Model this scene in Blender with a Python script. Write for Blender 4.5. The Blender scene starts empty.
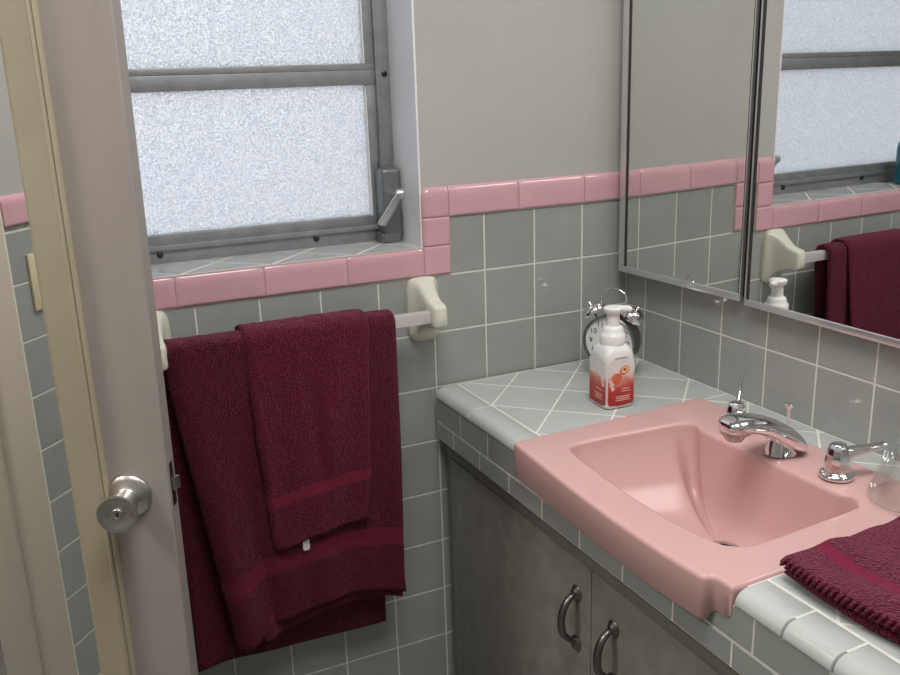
import bpy, bmesh, math, random
from mathutils import Vector, Matrix, noise
random.seed(4)
S = bpy.context.scene
COL = S.collection
PI = math.pi
Z0 = 1.13                       # height of the pink cap's lower edge above the floor
PT = 0.1095                     # tile pitch
WANG = 0.0315                   # the mirror wall is a touch out of square
T = Vector((math.sin(WANG), -math.cos(WANG), 0)); N = Vector((-math.cos(WANG), -math.sin(WANG), 0))
ZC = -0.3246                    # counter top (relative to Z0)

def RW(s, n, z):                # along the mirror wall, out of it, height
    v = T*s + N*n; return Vector((v.x, v.y, z + Z0))
def CW(s, n, z):                # counter frame: front edge runs slightly away from the wall
    return RW(s, n + 0.017*s*max(0.0, min(1.0, n/0.45)), z)
def BW(x, h, z):                # back wall, h out of the wall into the room
    return Vector((x, -h, z + Z0))
def LW(y, h, z):                # left wall
    return Vector((-1.53 + h, y, z + Z0))
DM = Vector((0.3512, 0.9363, 0)).normalized(); DT = Vector((DM.y, -DM.x, 0))
DL = Vector((-0.98413, -0.33778, 0))
def DW(s, h, z):                # open door: s from the latch edge, h out of its face
    v = DL - DT*s - DM*h; return Vector((v.x, v.y, z + Z0))

# ------------------------------------------------------------------ materials
def new_mat(name):
    m = bpy.data.materials.new(name); m.use_nodes = True
    nt = m.node_tree; b = nt.nodes['Principled BSDF']; return m, nt, b
def node(nt, t, **kw):
    n = nt.nodes.new(t)
    for k, v in kw.items():
        if k in n.inputs: n.inputs[k].default_value = v
        else: setattr(n, k, v)
    return n
def c4(c): return (c[0], c[1], c[2], 1)
def srgb(r, g, b):
    f = lambda v: (v/255/12.92) if v/255 <= 0.04045 else ((v/255+0.055)/1.055)**2.4
    return (f(r), f(g), f(b))
def plain(name, col, rough=0.5, metal=0.0, coat=0.0, spec=None):
    m, nt, b = new_mat(name)
    b.inputs['Base Color'].default_value = c4(col); b.inputs['Roughness'].default_value = rough
    b.inputs['Metallic'].default_value = metal; b.inputs['Coat Weight'].default_value = coat
    if spec is not None: b.inputs['Specular IOR Level'].default_value = spec
    return m
def varied(name, c1, c2, scale=8, rough=0.5, metal=0.0, bump=0.0, bscale=200, bdist=0.001, island=0.0, detail=3, stretch=None, r2=None):
    m, nt, b = new_mat(name); L = nt.links
    tc = node(nt, 'ShaderNodeTexCoord'); src = tc.outputs['Object']
    if stretch:
        mp = node(nt, 'ShaderNodeMapping'); mp.inputs['Scale'].default_value = stretch; L.new(src, mp.inputs['Vector']); src = mp.outputs['Vector']
    nz = node(nt, 'ShaderNodeTexNoise', Scale=scale, Detail=detail); L.new(src, nz.inputs['Vector'])
    rp = node(nt, 'ShaderNodeValToRGB'); rp.color_ramp.elements[0].position = .3; rp.color_ramp.elements[1].position = .7
    rp.color_ramp.elements[0].color = c4(c1); rp.color_ramp.elements[1].color = c4(c2)
    L.new(nz.outputs['Fac'], rp.inputs['Fac']); out = rp.outputs['Color']
    if island:
        g = node(nt, 'ShaderNodeNewGeometry'); mr = node(nt, 'ShaderNodeMapRange'); mr.inputs['To Min'].default_value = 1-island; mr.inputs['To Max'].default_value = 1+island
        L.new(g.outputs['Random Per Island'], mr.inputs['Value'])
        hs = node(nt, 'ShaderNodeHueSaturation'); L.new(out, hs.inputs['Color']); L.new(mr.outputs['Result'], hs.inputs['Value']); out = hs.outputs['Color']
    L.new(out, b.inputs['Base Color'])
    b.inputs['Roughness'].default_value = rough; b.inputs['Metallic'].default_value = metal
    if r2 is not None:
        mr = node(nt, 'ShaderNodeMapRange'); mr.inputs['To Min'].default_value = rough; mr.inputs['To Max'].default_value = r2
        L.new(nz.outputs['Fac'], mr.inputs['Value']); L.new(mr.outputs['Result'], b.inputs['Roughness'])
    if bump:
        n2 = node(nt, 'ShaderNodeTexNoise', Scale=bscale, Detail=2); L.new(tc.outputs['Object'], n2.inputs['Vector'])
        bp = node(nt, 'ShaderNodeBump', Strength=bump, Distance=bdist); L.new(n2.outputs['Fac'], bp.inputs['Height']); L.new(bp.outputs['Normal'], b.inputs['Normal'])
    return m
M = {}
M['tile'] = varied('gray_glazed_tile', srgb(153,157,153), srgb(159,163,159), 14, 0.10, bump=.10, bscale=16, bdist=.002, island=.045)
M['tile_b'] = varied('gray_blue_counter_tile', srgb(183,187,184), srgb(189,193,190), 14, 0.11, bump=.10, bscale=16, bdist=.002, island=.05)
M['pink_tile'] = varied('pink_glazed_tile', srgb(209,162,171), srgb(214,168,176), 12, 0.09, bump=.08, bscale=18, bdist=.002, island=.03)
M['grout'] = varied('pale_grout', srgb(212,211,202), srgb(226,224,216), 60, 0.85, bump=.3, bscale=500, bdist=.0006)
M['grout_dark'] = varied('worn_grout', srgb(168,166,154), srgb(190,188,176), 40, 0.85)
M['plaster'] = varied('cream_plaster', srgb(177,175,171), srgb(183,181,177), 5, 0.7, bump=.35, bscale=260, bdist=.0012)
M['reveal'] = plain('white_reveal_paint', srgb(236,236,238), .5)
M['ceiling'] = plain('white_ceiling', srgb(225,222,215), .8)
M['floor'] = varied('gray_floor_tile', srgb(120,120,118), srgb(140,138,135), 6, .4)
M['pink'] = varied('pink_porcelain', srgb(203,163,160), srgb(207,167,164), 4, 0.2)
M['pink'].node_tree.nodes['Principled BSDF'].inputs['Specular IOR Level'].default_value = .28
M['door'] = varied('cream_door_paint', srgb(155,147,142), srgb(160,152,146), 6, .5, bump=.15, bscale=90, bdist=.001, stretch=(6,6,1))
M['trim'] = plain('cream_trim_paint', srgb(196,186,160), .45)
M['frame_cream'] = varied('cream_frame_paint', srgb(163,154,132), srgb(169,160,138), 10, .42)
M['white_paint'] = plain('white_gloss_paint', srgb(234,228,216), .4)
M['alu'] = varied('dull_aluminium', (.30,.31,.32), (.37,.38,.39), 30, .5, 0.7, bump=.1, bscale=300, bdist=.0005)
M['alu_bar'] = varied('brushed_aluminium_bar', (.66,.66,.64), (.78,.78,.76), 80, .42, .45, stretch=(1,30,30))
M['latch_metal'] = plain('gray_cast_latch', (.21,.22,.23), .45, .6)
M['latch_lever'] = plain('pale_cast_lever', (.55,.56,.57), .35, .7)
M['chrome'] = plain('chrome', (.82,.82,.83), .07, 1.0)
M['satin'] = varied('satin_steel', (.52,.50,.47), (.60,.58,.54), 30, .30, 1.0)
M['frame_chrome'] = plain('mirror_frame_chrome', (.74,.74,.73), .30, .85)
M['mirror'] = plain('mirror_glass', (.80,.83,.80), .005, 1.0)
M['mirror_b'] = plain('clean_mirror_glass', (.88,.89,.88), .005, 1.0)
M['black'] = plain('dark_gap', (.012,.012,.012), .6)
M['gap_shade'] = plain('dark_gap_shade', (.03,.03,.03), .5)  # near black: the shade in narrow gaps is put into this colour
M['dark_gap'] = M['black']
M['cabinet'] = varied('gray_stone_laminate', srgb(122,119,113), srgb(142,139,132), 26, .38, bump=.05, detail=6)
M['cab_rail'] = varied('dark_gray_rail', srgb(112,109,104), srgb(124,121,115), 20, .5)
M['pull'] = plain('dark_pewter', (.17,.165,.155), .30, .9)
M['ceramic'] = varied('cream_ceramic', srgb(214,213,198), srgb(218,217,203), 10, .12)
M['plastic_w'] = plain('white_plastic', srgb(228,228,226), .35)
M['plastic_pump'] = plain('white_pump_plastic', srgb(236,236,234), .3)
M['switch'] = plain('cream_switch_plastic', srgb(214,204,172), .4)
M['teal'] = plain('teal_plastic', srgb(20,90,100), .3)
M['ink'] = plain('black_ink', (.015,.015,.016), .6)
M['dial'] = plain('white_dial', srgb(225,226,228), .5)
M['clock_case'] = plain('gunmetal_chrome', (.20,.20,.205), .28, .9)
M['hall'] = plain('hall_paint', srgb(170,160,148), .7)
M['strike'] = plain('dark_brass', (.05,.045,.04), .4, .7)
M['peach'] = varied('peach_print', srgb(196,78,52), srgb(222,128,88), 30, .4)
M['peach_pale'] = plain('pale_peach_print', srgb(240,196,140), .4)
M['peach_deep'] = plain('deep_peach_print', srgb(190,70,40), .4)
M['print_pale'] = plain('pale_print', srgb(236,200,186), .45)
M['print_grey'] = plain('grey_print', srgb(120,120,120), .45)
M['drain_shade'] = plain('drain_dark', (.03,.025,.02), .5)  # near black for the shade inside the drain opening
M['tag'] = plain('white_care_tag', srgb(225,222,222), .8)

def label_mat():                 # soap label: white above, peach red below, a soft uneven border
    m, nt, b = new_mat('soap_bottle_print'); L = nt.links
    tc = node(nt, 'ShaderNodeTexCoord'); sp = node(nt, 'ShaderNodeSeparateXYZ'); L.new(tc.outputs['Object'], sp.inputs['Vector'])
    nz = node(nt, 'ShaderNodeTexNoise', Scale=45, Detail=3); L.new(tc.outputs['Object'], nz.inputs['Vector'])
    ma = node(nt, 'ShaderNodeMath', operation='MULTIPLY_ADD'); ma.inputs[1].default_value = .03; L.new(nz.outputs['Fac'], ma.inputs[0]); L.new(sp.outputs['Z'], ma.inputs[2])
    rp = node(nt, 'ShaderNodeValToRGB'); e = rp.color_ramp.elements
    mr = node(nt, 'ShaderNodeMapRange'); mr.inputs['From Min'].default_value = 0; mr.inputs['From Max'].default_value = .12
    L.new(ma.outputs[0], mr.inputs['Value']); L.new(mr.outputs['Result'], rp.inputs['Fac'])
    e[0].position = 0; e[0].color = c4(srgb(164,40,38)); e[1].position = 1; e[1].color = c4(srgb(226,226,226))
    for p, c in ((.30, srgb(170,46,42)), (.46, srgb(184,68,58)), (.56, srgb(206,134,122)), (.66, srgb(224,218,216))):
        x = e.new(p); x.color = c4(c)
    L.new(rp.outputs['Color'], b.inputs['Base Color']); b.inputs['Roughness'].default_value = .32
    return m
M['soap_label'] = label_mat()

def towel_mat(name, c1, c2, bands=()):
    m, nt, b = new_mat(name); L = nt.links
    tc = node(nt, 'ShaderNodeTexCoord'); uv = node(nt, 'ShaderNodeUVMap'); uv.uv_map = 'UVMap'
    sp = node(nt, 'ShaderNodeSeparateXYZ'); L.new(uv.outputs['UV'], sp.inputs['Vector'])
    nz = node(nt, 'ShaderNodeTexNoise', Scale=270, Detail=3, Roughness=.75); L.new(tc.outputs['Object'], nz.inputs['Vector'])
    vo = node(nt, 'ShaderNodeTexVoronoi', Scale=420); L.new(tc.outputs['Object'], vo.inputs['Vector'])
    rp = node(nt, 'ShaderNodeValToRGB'); rp.color_ramp.elements[0].position = .32; rp.color_ramp.elements[1].position = .72
    rp.color_ramp.elements[0].color = c4(c1); rp.color_ramp.elements[1].color = c4(c2); L.new(nz.outputs['Fac'], rp.inputs['Fac'])
    mask = None
    for lo, hi in bands:
        a = node(nt, 'ShaderNodeMath', operation='GREATER_THAN'); a.inputs[1].default_value = lo; L.new(sp.outputs['Y'], a.inputs[0])
        c = node(nt, 'ShaderNodeMath', operation='LESS_THAN'); c.inputs[1].default_value = hi; L.new(sp.outputs['Y'], c.inputs[0])
        d = node(nt, 'ShaderNodeMath', operation='MULTIPLY'); L.new(a.outputs[0], d.inputs[0]); L.new(c.outputs[0], d.inputs[1])
        if mask is None: mask = d
        else:
            e = node(nt, 'ShaderNodeMath', operation='MAXIMUM'); L.new(mask.outputs[0], e.inputs[0]); L.new(d.outputs[0], e.inputs[1]); mask = e
    col = rp.outputs['Color']
    hs = node(nt, 'ShaderNodeMath', operation='ADD'); L.new(nz.outputs['Fac'], hs.inputs[0]); L.new(vo.outputs['Distance'], hs.inputs[1])
    h = hs.outputs[0]
    if mask:
        mx = node(nt, 'ShaderNodeMix', data_type='RGBA'); L.new(mask.outputs[0], mx.inputs[0]); L.new(col, mx.inputs[6])
        wv = tuple(.50*a + .50*bb + .004 for a, bb in zip(c2, c1)); mx.inputs[7].default_value = c4(wv); col = mx.outputs[2]
        inv = node(nt, 'ShaderNodeMath', operation='SUBTRACT'); inv.inputs[0].default_value = 1; L.new(mask.outputs[0], inv.inputs[1])
        mu = node(nt, 'ShaderNodeMath', operation='MULTIPLY'); L.new(h, mu.inputs[0]); L.new(inv.outputs[0], mu.inputs[1]); h = mu.outputs[0]
    L.new(col, b.inputs['Base Color']); b.inputs['Roughness'].default_value = .95
    b.inputs['Sheen Weight'].default_value = .22; b.inputs['Sheen Roughness'].default_value = .4; b.inputs['Sheen Tint'].default_value = (1,.45,.6,1)
    b.inputs['Specular IOR Level'].default_value = .1
    bp = node(nt, 'ShaderNodeBump', Strength=1.0, Distance=.006); L.new(h, bp.inputs['Height']); L.new(bp.outputs['Normal'], b.inputs['Normal'])
    return m
MAR1, MAR2 = srgb(64,13,29), srgb(130,40,62)

def glass_pane_mat():            # pebbled obscure glass
    m, nt, b = new_mat('obscure_glass'); L = nt.links; nt.nodes.remove(b)
    out = nt.nodes['Material Output']
    tc = node(nt, 'ShaderNodeTexCoord')
    vo = node(nt, 'ShaderNodeTexVoronoi', Scale=300, feature='SMOOTH_F1'); L.new(tc.outputs['Object'], vo.inputs['Vector'])
    nz = node(nt, 'ShaderNodeTexNoise', Scale=330, Detail=2, Roughness=.6); L.new(tc.outputs['Object'], nz.inputs['Vector'])
    bp = node(nt, 'ShaderNodeBump', Strength=1, Distance=.004); L.new(nz.outputs['Fac'], bp.inputs['Height'])
    rf = node(nt, 'ShaderNodeBsdfRefraction', Roughness=.42, IOR=1.3); rf.inputs['Color'].default_value = (1,1,1,1); L.new(bp.outputs['Normal'], rf.inputs['Normal'])
    tl = node(nt, 'ShaderNodeBsdfTranslucent'); tl.inputs['Color'].default_value = (.72,.74,.77,1)
    gl = node(nt, 'ShaderNodeBsdfGlossy', Roughness=.35); gl.inputs['Color'].default_value = (.8,.8,.8,1)
    rp = node(nt, 'ShaderNodeValToRGB'); rp.color_ramp.elements[0].position = .34; rp.color_ramp.elements[1].position = .67; L.new(nz.outputs['Fac'], rp.inputs['Fac'])
    mx = node(nt, 'ShaderNodeMixShader'); L.new(rp.outputs['Color'], mx.inputs[0]); L.new(tl.outputs[0], mx.inputs[1]); L.new(rf.outputs[0], mx.inputs[2])
    m2 = node(nt, 'ShaderNodeMixShader'); m2.inputs[0].default_value = .06; L.new(mx.outputs[0], m2.inputs[1]); L.new(gl.outputs[0], m2.inputs[2])
    L.new(m2.outputs[0], out.inputs['Surface']); return m
M['pane'] = glass_pane_mat()
def clear_glass():               # thin clear glass
    m, nt, b = new_mat('clear_glass'); L = nt.links; nt.nodes.remove(b); out = nt.nodes['Material Output']
    tr = node(nt, 'ShaderNodeBsdfTransparent'); tr.inputs['Color'].default_value = (.95,.965,.96,1)
    gl = node(nt, 'ShaderNodeBsdfGlossy', Roughness=.02); gl.inputs['Color'].default_value = (1,1,1,1)
    fr = node(nt, 'ShaderNodeLayerWeight', Blend=.22); pw = node(nt, 'ShaderNodeMath', operation='MULTIPLY_ADD'); pw.inputs[1].default_value = .55; pw.inputs[2].default_value = .03; L.new(fr.outputs['Facing'], pw.inputs[0]); mx = node(nt, 'ShaderNodeMixShader'); L.new(pw.outputs[0], mx.inputs[0]); L.new(tr.outputs[0], mx.inputs[1]); L.new(gl.outputs[0], mx.inputs[2]); L.new(mx.outputs[0], out.inputs['Surface'])
    return m
M['glass'] = clear_glass()

# ------------------------------------------------------------------ helpers
ROOT = {}
def put(o, label=None, cat=None, group=None, kind=None):
    if label: o['label'] = label
    if cat: o['category'] = cat
    if group: o['group'] = group
    if kind: o['kind'] = kind
    return o
def thing(name, loc, label, cat, group=None, kind=None):
    o = bpy.data.objects.new(name, None); COL.objects.link(o); o.empty_display_size = .03
    o.location = loc; ROOT[o.name] = Vector(loc)
    return put(o, label, cat, group, kind)
def obj(name, bm, mats, parent=None, smooth=40, recalc=True, label=None):
    if recalc: bmesh.ops.recalc_face_normals(bm, faces=bm.faces)
    if parent is not None:
        off = ROOT[parent.name]
    else:
        xs = [v.co for v in bm.verts]
        lo = Vector([min(c[i] for c in xs) for i in range(3)]); hi = Vector([max(c[i] for c in xs) for i in range(3)])
        off = Vector(((lo.x+hi.x)/2, (lo.y+hi.y)/2, lo.z))
    bmesh.ops.translate(bm, verts=bm.verts, vec=-off)
    me = bpy.data.meshes.new(name); bm.to_mesh(me); bm.free()
    for m in (mats if isinstance(mats, (list, tuple)) else [mats]): me.materials.append(m)
    if smooth:
        me.shade_smooth(); me.set_sharp_from_angle(angle=math.radians(smooth))
    o = bpy.data.objects.new(name, me); COL.objects.link(o)
    ROOT[o.name] = off
    if parent is not None: o.parent = parent          # parents sit unrotated, so offsets simply add
    else: o.location = off
    if parent is not None and parent.type == 'MESH': o.location = (0,0,0)
    if label: o['label'] = label
    return o
def B(): return bmesh.new()
def lerp_(a,b,t): return a+(b-a)*t
def box(bm, F, a, b, bev=0, seg=2, mat=0):
    vs = [bm.verts.new(F(*p)) for p in [(x,y,z) for x in (a[0],b[0]) for y in (a[1],b[1]) for z in (a[2],b[2])]]
    fs = [bm.faces.new([vs[i] for i in q]) for q in ((0,1,3,2),(4,6,7,5),(0,4,5,1),(2,3,7,6),(0,2,6,4),(1,5,7,3))]
    for f in fs: f.material_index = mat
    if bev:
        es = list({e for f in fs for e in f.edges})
        r = bmesh.ops.bevel(bm, geom=es, offset=bev, segments=seg, affect='EDGES', profile=.6)
        for f in r['faces']: f.material_index = mat
def loft(bm, rings, close=True, caps=True, mat=0):
    R = [[bm.verts.new(p) for p in r] for r in rings]; n = len(R[0])
    for a, b in zip(R, R[1:]):
        for i in range(n if close else n-1):
            j = (i+1) % n; bm.faces.new((a[i], a[j], b[j], b[i])).material_index = mat
    if caps:
        bm.faces.new(R[0]).material_index = mat; bm.faces.new(R[-1]).material_index = mat
    return R
def frame_of(d):
    d = d.normalized(); u = Vector((0,0,1)) if abs(d.z) < .9 else Vector((1,0,0))
    a = d.cross(u).normalized(); return a, d.cross(a).normalized()
def lathe(bm, prof, c, axis, n=32, mat=0, caps=True):
    a, b = frame_of(Vector(axis)); ax = Vector(axis).normalized()
    rings = [[c + ax*z + a*(r*math.cos(2*PI*i/n)) + b*(r*math.sin(2*PI*i/n)) for i in range(n)] for r, z in prof]
    loft(bm, rings, True, caps, mat)
def tube(bm, pts, rad, n=12, mat=0, flat=1.0):
    pts = [Vector(p) for p in pts]; rings = []
    prev = None
    for i, p in enumerate(pts):
        d = (pts[min(i+1, len(pts)-1)] - pts[max(i-1, 0)]).normalized()
        if prev is None: a, b = frame_of(d)
        else:
            a = (prev - d*prev.dot(d)).normalized(); b = d.cross(a)
        prev = a; r = rad[i] if isinstance(rad, (list, tuple)) else rad
        rings.append([p + a*(r*math.cos(2*PI*k/n)) + b*(r*flat*math.sin(2*PI*k/n)) for k in range(n)])
    loft(bm, rings, True, True, mat)
def spline(pts, k=8):
    P = [Vector(p) for p in pts]; out = []
    for i in range(len(P)-1):
        p0, p1, p2, p3 = P[max(i-1,0)], P[i], P[i+1], P[min(i+2, len(P)-1)]
        for j in range(k):
            t = j/k; out.append(.5*((2*p1)+(p2-p0)*t+(2*p0-5*p1+4*p2-p3)*t*t+(3*p1-p0-3*p2+p3)*t**3))
    out.append(P[-1]); return out
def clip(poly, lo, hi):
    for ax, val, sgn in ((0,lo[0],1),(0,hi[0],-1),(1,lo[1],1),(1,hi[1],-1)):
        out = []
        for i in range(len(poly)):
            p, q = poly[i], poly[(i+1) % len(poly)]
            dp, dq = (p[ax]-val)*sgn, (q[ax]-val)*sgn
            if dp >= 0: out.append(p)
            if dp*dq < 0:
                t = dp/(dp-dq); out.append((p[0]+(q[0]-p[0])*t, p[1]+(q[1]-p[1])*t))
        poly = out
        if len(poly) < 3: return []
    return poly
def area(p): return .5*sum(p[i][0]*p[(i+1)%len(p)][1]-p[(i+1)%len(p)][0]*p[i][1] for i in range(len(p)))
def inset(poly, d):
    q = [poly[0]]
    for p in poly[1:]:
        if (p[0]-q[-1][0])**2+(p[1]-q[-1][1])**2 > 1e-8: q.append(p)
    if (q[0][0]-q[-1][0])**2+(q[0][1]-q[-1][1])**2 < 1e-8: q.pop()
    k = 0
    while k < len(q) and len(q) > 3:          # drop tiny edges left by clipping
        p, r = q[k], q[(k+1)%len(q)]
        if math.hypot(p[0]-r[0], p[1]-r[1]) < .007: q.pop((k+1)%len(q)); k = 0
        else: k += 1
    if len(q) < 3: return None
    if area(q) < 0: q.reverse()
    a0 = area(q); n = len(q); L = []
    for i in range(n):
        p, r = q[i], q[(i+1)%n]; dx, dy = r[0]-p[0], r[1]-p[1]; l = math.hypot(dx,dy)
        nx, ny = -dy/l, dx/l; L.append((p[0]+nx*d, p[1]+ny*d, dx/l, dy/l))
    out = []
    for i in range(n):
        x1,y1,a,b = L[i-1]; x2,y2,c,e = L[i]; det = a*e-b*c
        if abs(det) < 1e-6: out.append((x2,y2)); continue
        t = ((x2-x1)*e-(y2-y1)*c)/det; out.append((x1+a*t, y1+b*t))
    if area(out) < 1e-6 or area(out) > a0: return None
    for i in range(n):     # collapsed slivers flip an edge
        p, r = out[i], out[(i+1)%n]
        if (r[0]-p[0])*L[i][2]+(r[1]-p[1])*L[i][3] <= 0: return None
    return out
def tile(bm, F, poly, top=0.0, base=-.004, gap=.0027, ch=.0011, mat=0):
    a = inset(poly, gap/2) if poly else None
    if not a: return
    b = inset(poly, gap/2+ch*.4); c = inset(poly, gap/2+ch*1.5)
    if not b or not c: return
    loft(bm, [[F(p[0],base,p[1]) for p in a], [F(p[0],top-ch,p[1]) for p in a], [F(p[0],top-ch*.3,p[1]) for p in b], [F(p[0],top,p[1]) for p in c]], True, True, mat)
def rect(x0,x1,z0,z1): return [(x0,z0),(x1,z0),(x1,z1),(x0,z1)]
def grid_tiles(bm, F, lo, hi, ox, oz, px=PT, pz=PT, **kw):
    for i in range(math.floor((lo[0]-ox)/px)-1, math.ceil((hi[0]-ox)/px)+1):
        for j in range(math.floor((lo[1]-oz)/pz)-1, math.ceil((hi[1]-oz)/pz)+1):
            p = clip(rect(ox+i*px, ox+(i+1)*px, oz+j*pz, oz+(j+1)*pz), lo, hi)
            if p: tile(bm, F, p, **kw)
def diag_tiles(bm, F, lo, hi, ou, ov, p=PT, **kw):
    R = 1/math.sqrt(2); c = [(lo[0],lo[1]),(lo[0],hi[1]),(hi[0],lo[1]),(hi[0],hi[1])]
    us = [(x+y)*R for x,y in c]; vs = [(x-y)*R for x,y in c]
    for i in range(math.floor((min(us)-ou)/p)-1, math.ceil((max(us)-ou)/p)+1):
        for j in range(math.floor((min(vs)-ov)/p)-1, math.ceil((max(vs)-ov)/p)+1):
            q = [(ou+(i+a)*p, ov+(j+b)*p) for a,b in ((0,0),(1,0),(1,1),(0,1))]
            q = clip([((u+v)*R, (u-v)*R) for u,v in q], lo, hi)
            if q: tile(bm, F, q, **kw)
def pillow(bm, F, x0, x1, z0, z1, sides='T', r=.016, top=.005, base=-.006, n=10, gap=.0012, mat=0):
    x0 += gap/2; x1 -= gap/2; z0 += gap/2; z1 -= gap/2
    def dens(a, b): return [a+(b-a)*(.5-.5*math.cos(PI*i/n)) for i in range(n+1)]
    xs, zs = dens(x0,x1), dens(z0,z1); G = {}
    for i, x in enumerate(xs):
        for j, z in enumerate(zs):
            dx = dz = 0
            if 'L' in sides: dx = max(dx, r-(x-x0))
            if 'R' in sides: dx = max(dx, r-(x1-x))
            if 'T' in sides: dz = max(dz, r-(z1-z))
            if 'B' in sides: dz = max(dz, r-(z-z0))
            dx, dz = max(dx,0), max(dz,0); rr = math.hypot(dx,dz); xx, zz = x, z
            if rr > r:
                k = r/rr; xx += (dx-dx*k)*(1 if x-x0 < x1-x else -1); zz += (dz-dz*k)*(-1 if z1-z < z-z0 else 1); rr = r
            h = top - (r-math.sqrt(max(0,r*r-rr*rr)))*.5
            e = min(x-x0 if 'L' not in sides else 1, x1-x if 'R' not in sides else 1, z-z0 if 'B' not in sides else 1, z1-z if 'T' not in sides else 1)
            if e < 1e-6: h -= .0012
            G[i,j] = bm.verts.new(F(xx,h,zz))
    for i in range(n):
        for j in range(n): bm.faces.new((G[i,j],G[i+1,j],G[i+1,j+1],G[i,j+1])).material_index = mat
    rim = [(i,0) for i in range(n)]+[(n,j) for j in range(n)]+[(i,n) for i in range(n,0,-1)]+[(0,j) for j in range(n,0,-1)]
    low = []
    for i,j in rim:
        x = min(max(xs[i],x0),x1); z = min(max(zs[j],z0),z1); low.append(bm.verts.new(F(x,base,z)))
    for k in range(len(rim)):
        l = (k+1) % len(rim); bm.faces.new((G[rim[k]],G[rim[l]],low[l],low[k])).material_index = mat
def slab(name, F, a, b, m, parent=None, kind='structure', bev=0):
    bm = B(); box(bm, F, a, b, bev); o = obj(name, bm, m, parent)
    if parent is None: o['kind'] = kind
    return o
W0 = lambda x,y,z: Vector((x,y,z+Z0))

# ------------------------------------------------------------------ room shell
slab('floor', W0, (-2.75,-2.4,-1.18), (.3,.25,-1.13), M['floor'])
slab('ceiling', W0, (-2.75,-2.4,1.31), (.3,.25,1.36), M['ceiling'])
slab('wall_front', W0, (-1.6,-2.4,-1.13), (.3,-2.3,1.31), M['plaster'])
WX0, WX1, WZ0, WZ1 = -1.36, -.454, -.054, .80         # window opening
bm = B()
box(bm, BW, (WX1,-.20,-1.13), (.2,-.004,1.31)); box(bm, BW, (-1.75,-.20,-1.13), (WX0,-.004,1.31))
box(bm, BW, (WX0,-.20,WZ1), (WX1,-.004,1.31)); box(bm, BW, (WX0,-.20,-1.13), (WX1,-.004,WZ0-.004))
wb = obj('wall_back', bm, M['plaster'], smooth=0); wb['kind'] = 'structure'
bm = B(); box(bm, BW, (WX1-.0015,-.125,WZ0), (WX1+.002,-.0035,WZ1)); box(bm, BW, (WX0-.002,-.125,WZ0), (WX0+.0015,-.0035,WZ1)); obj('window_reveal', bm, M['reveal'], wb, smooth=0)
# wainscot: grout bed and tiles
VX = -.1075                                            # a vertical grout line
bm = B()
box(bm, BW, (-1.53,-.004,-1.13), (.01,-.0007,-.106)); box(bm, BW, (-.40,-.004,-.106), (.01,-.0007,.002)); box(bm, BW, (-1.53,-.004,-.106), (-1.42,-.0007,.002))
obj('grout', bm, M['grout'], wb, smooth=0)
bm = B()
grid_tiles(bm, BW, (-1.53,-1.13), (.004,-.1082), VX, 0)
grid_tiles(bm, BW, (-.399,-.1095), (.004,0), VX, 0); grid_tiles(bm, BW, (-1.53,-.1095), (-1.415,0), VX, 0)
obj('wainscot_tile', bm, M['tile'], wb, smooth=10)
bm = B()
JX = [-.40,-.2525,-.1045,.004]
for a,b in zip(JX, JX[1:]): pillow(bm, BW, a, b, .0005, .056, 'T')
pillow(bm, BW, WX1, -.40, .0005, .056, 'TL'); pillow(bm, BW, WX1, -.40, -.0525, .0005, 'L'); pillow(bm, BW, WX1, -.40, -.1065, -.0525, '')
x = WX1
while x > WX0+.01:
    pillow(bm, BW, max(WX0,x-.1495), x, -.1065, -.0525, 'T', r=.014); x -= .1495
pillow(bm, BW, WX0-.054, WX0, .0005, .056, 'TR'); pillow(bm, BW, WX0-.054, WX0, -.0525, .0005, 'R'); pillow(bm, BW, WX0-.054, WX0, -.1065, -.0525, '')
pillow(bm, BW, -1.53, WX0-.054, .0005, .056, 'T')
obj('pink_trim', bm, M['pink_tile'], wb, smooth=60)
bm = B(); box(bm, BW, (WX1+.007,-.006,-.1068), (-.3985,.0018,.048)); box(bm, BW, (WX0-.05,-.006,-.1068), (-.40,.0018,-.0535)); obj('trim_grout', bm, M['grout_dark'], wb, smooth=0)
# sill tiles, laid on the diagonal behind the pink nosing
SF = lambda x,h,y: Vector((x, y, h+Z0))
bm = B(); box(bm, SF, (WX0,-.062,.0035), (WX1,-.0540,.16)); obj('sill_bed', bm, M['grout'], wb, smooth=0)
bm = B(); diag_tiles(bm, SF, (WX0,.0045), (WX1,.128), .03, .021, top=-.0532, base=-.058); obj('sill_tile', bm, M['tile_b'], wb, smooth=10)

# mirror wall
F = RW
bm = B(); box(bm, F, (-.08,-.20,-1.13), (2.45,-.004,1.31)); wr = obj('wall_right', bm, M['plaster'], smooth=0); wr['kind'] = 'structure'
bm = B(); box(bm, F, (-.004,-.004,-1.13), (1.6,-.0007,.002)); obj('grout', bm, M['grout'], wr, smooth=0)
bm = B(); grid_tiles(bm, F, (.001,-.335), (1.6,0), .065, 0); obj('wainscot_tile', bm, M['tile'], wr, smooth=10)
bm = B()
sx = [.002,.10,.25,.40,.55,.70,.85,1.0,1.15,1.3,1.45,1.6]
for a,b in zip(sx, sx[1:]): pillow(bm, F, a, b, .0005, .056, 'T')
obj('pink_trim', bm, M['pink_tile'], wr, smooth=60)

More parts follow.
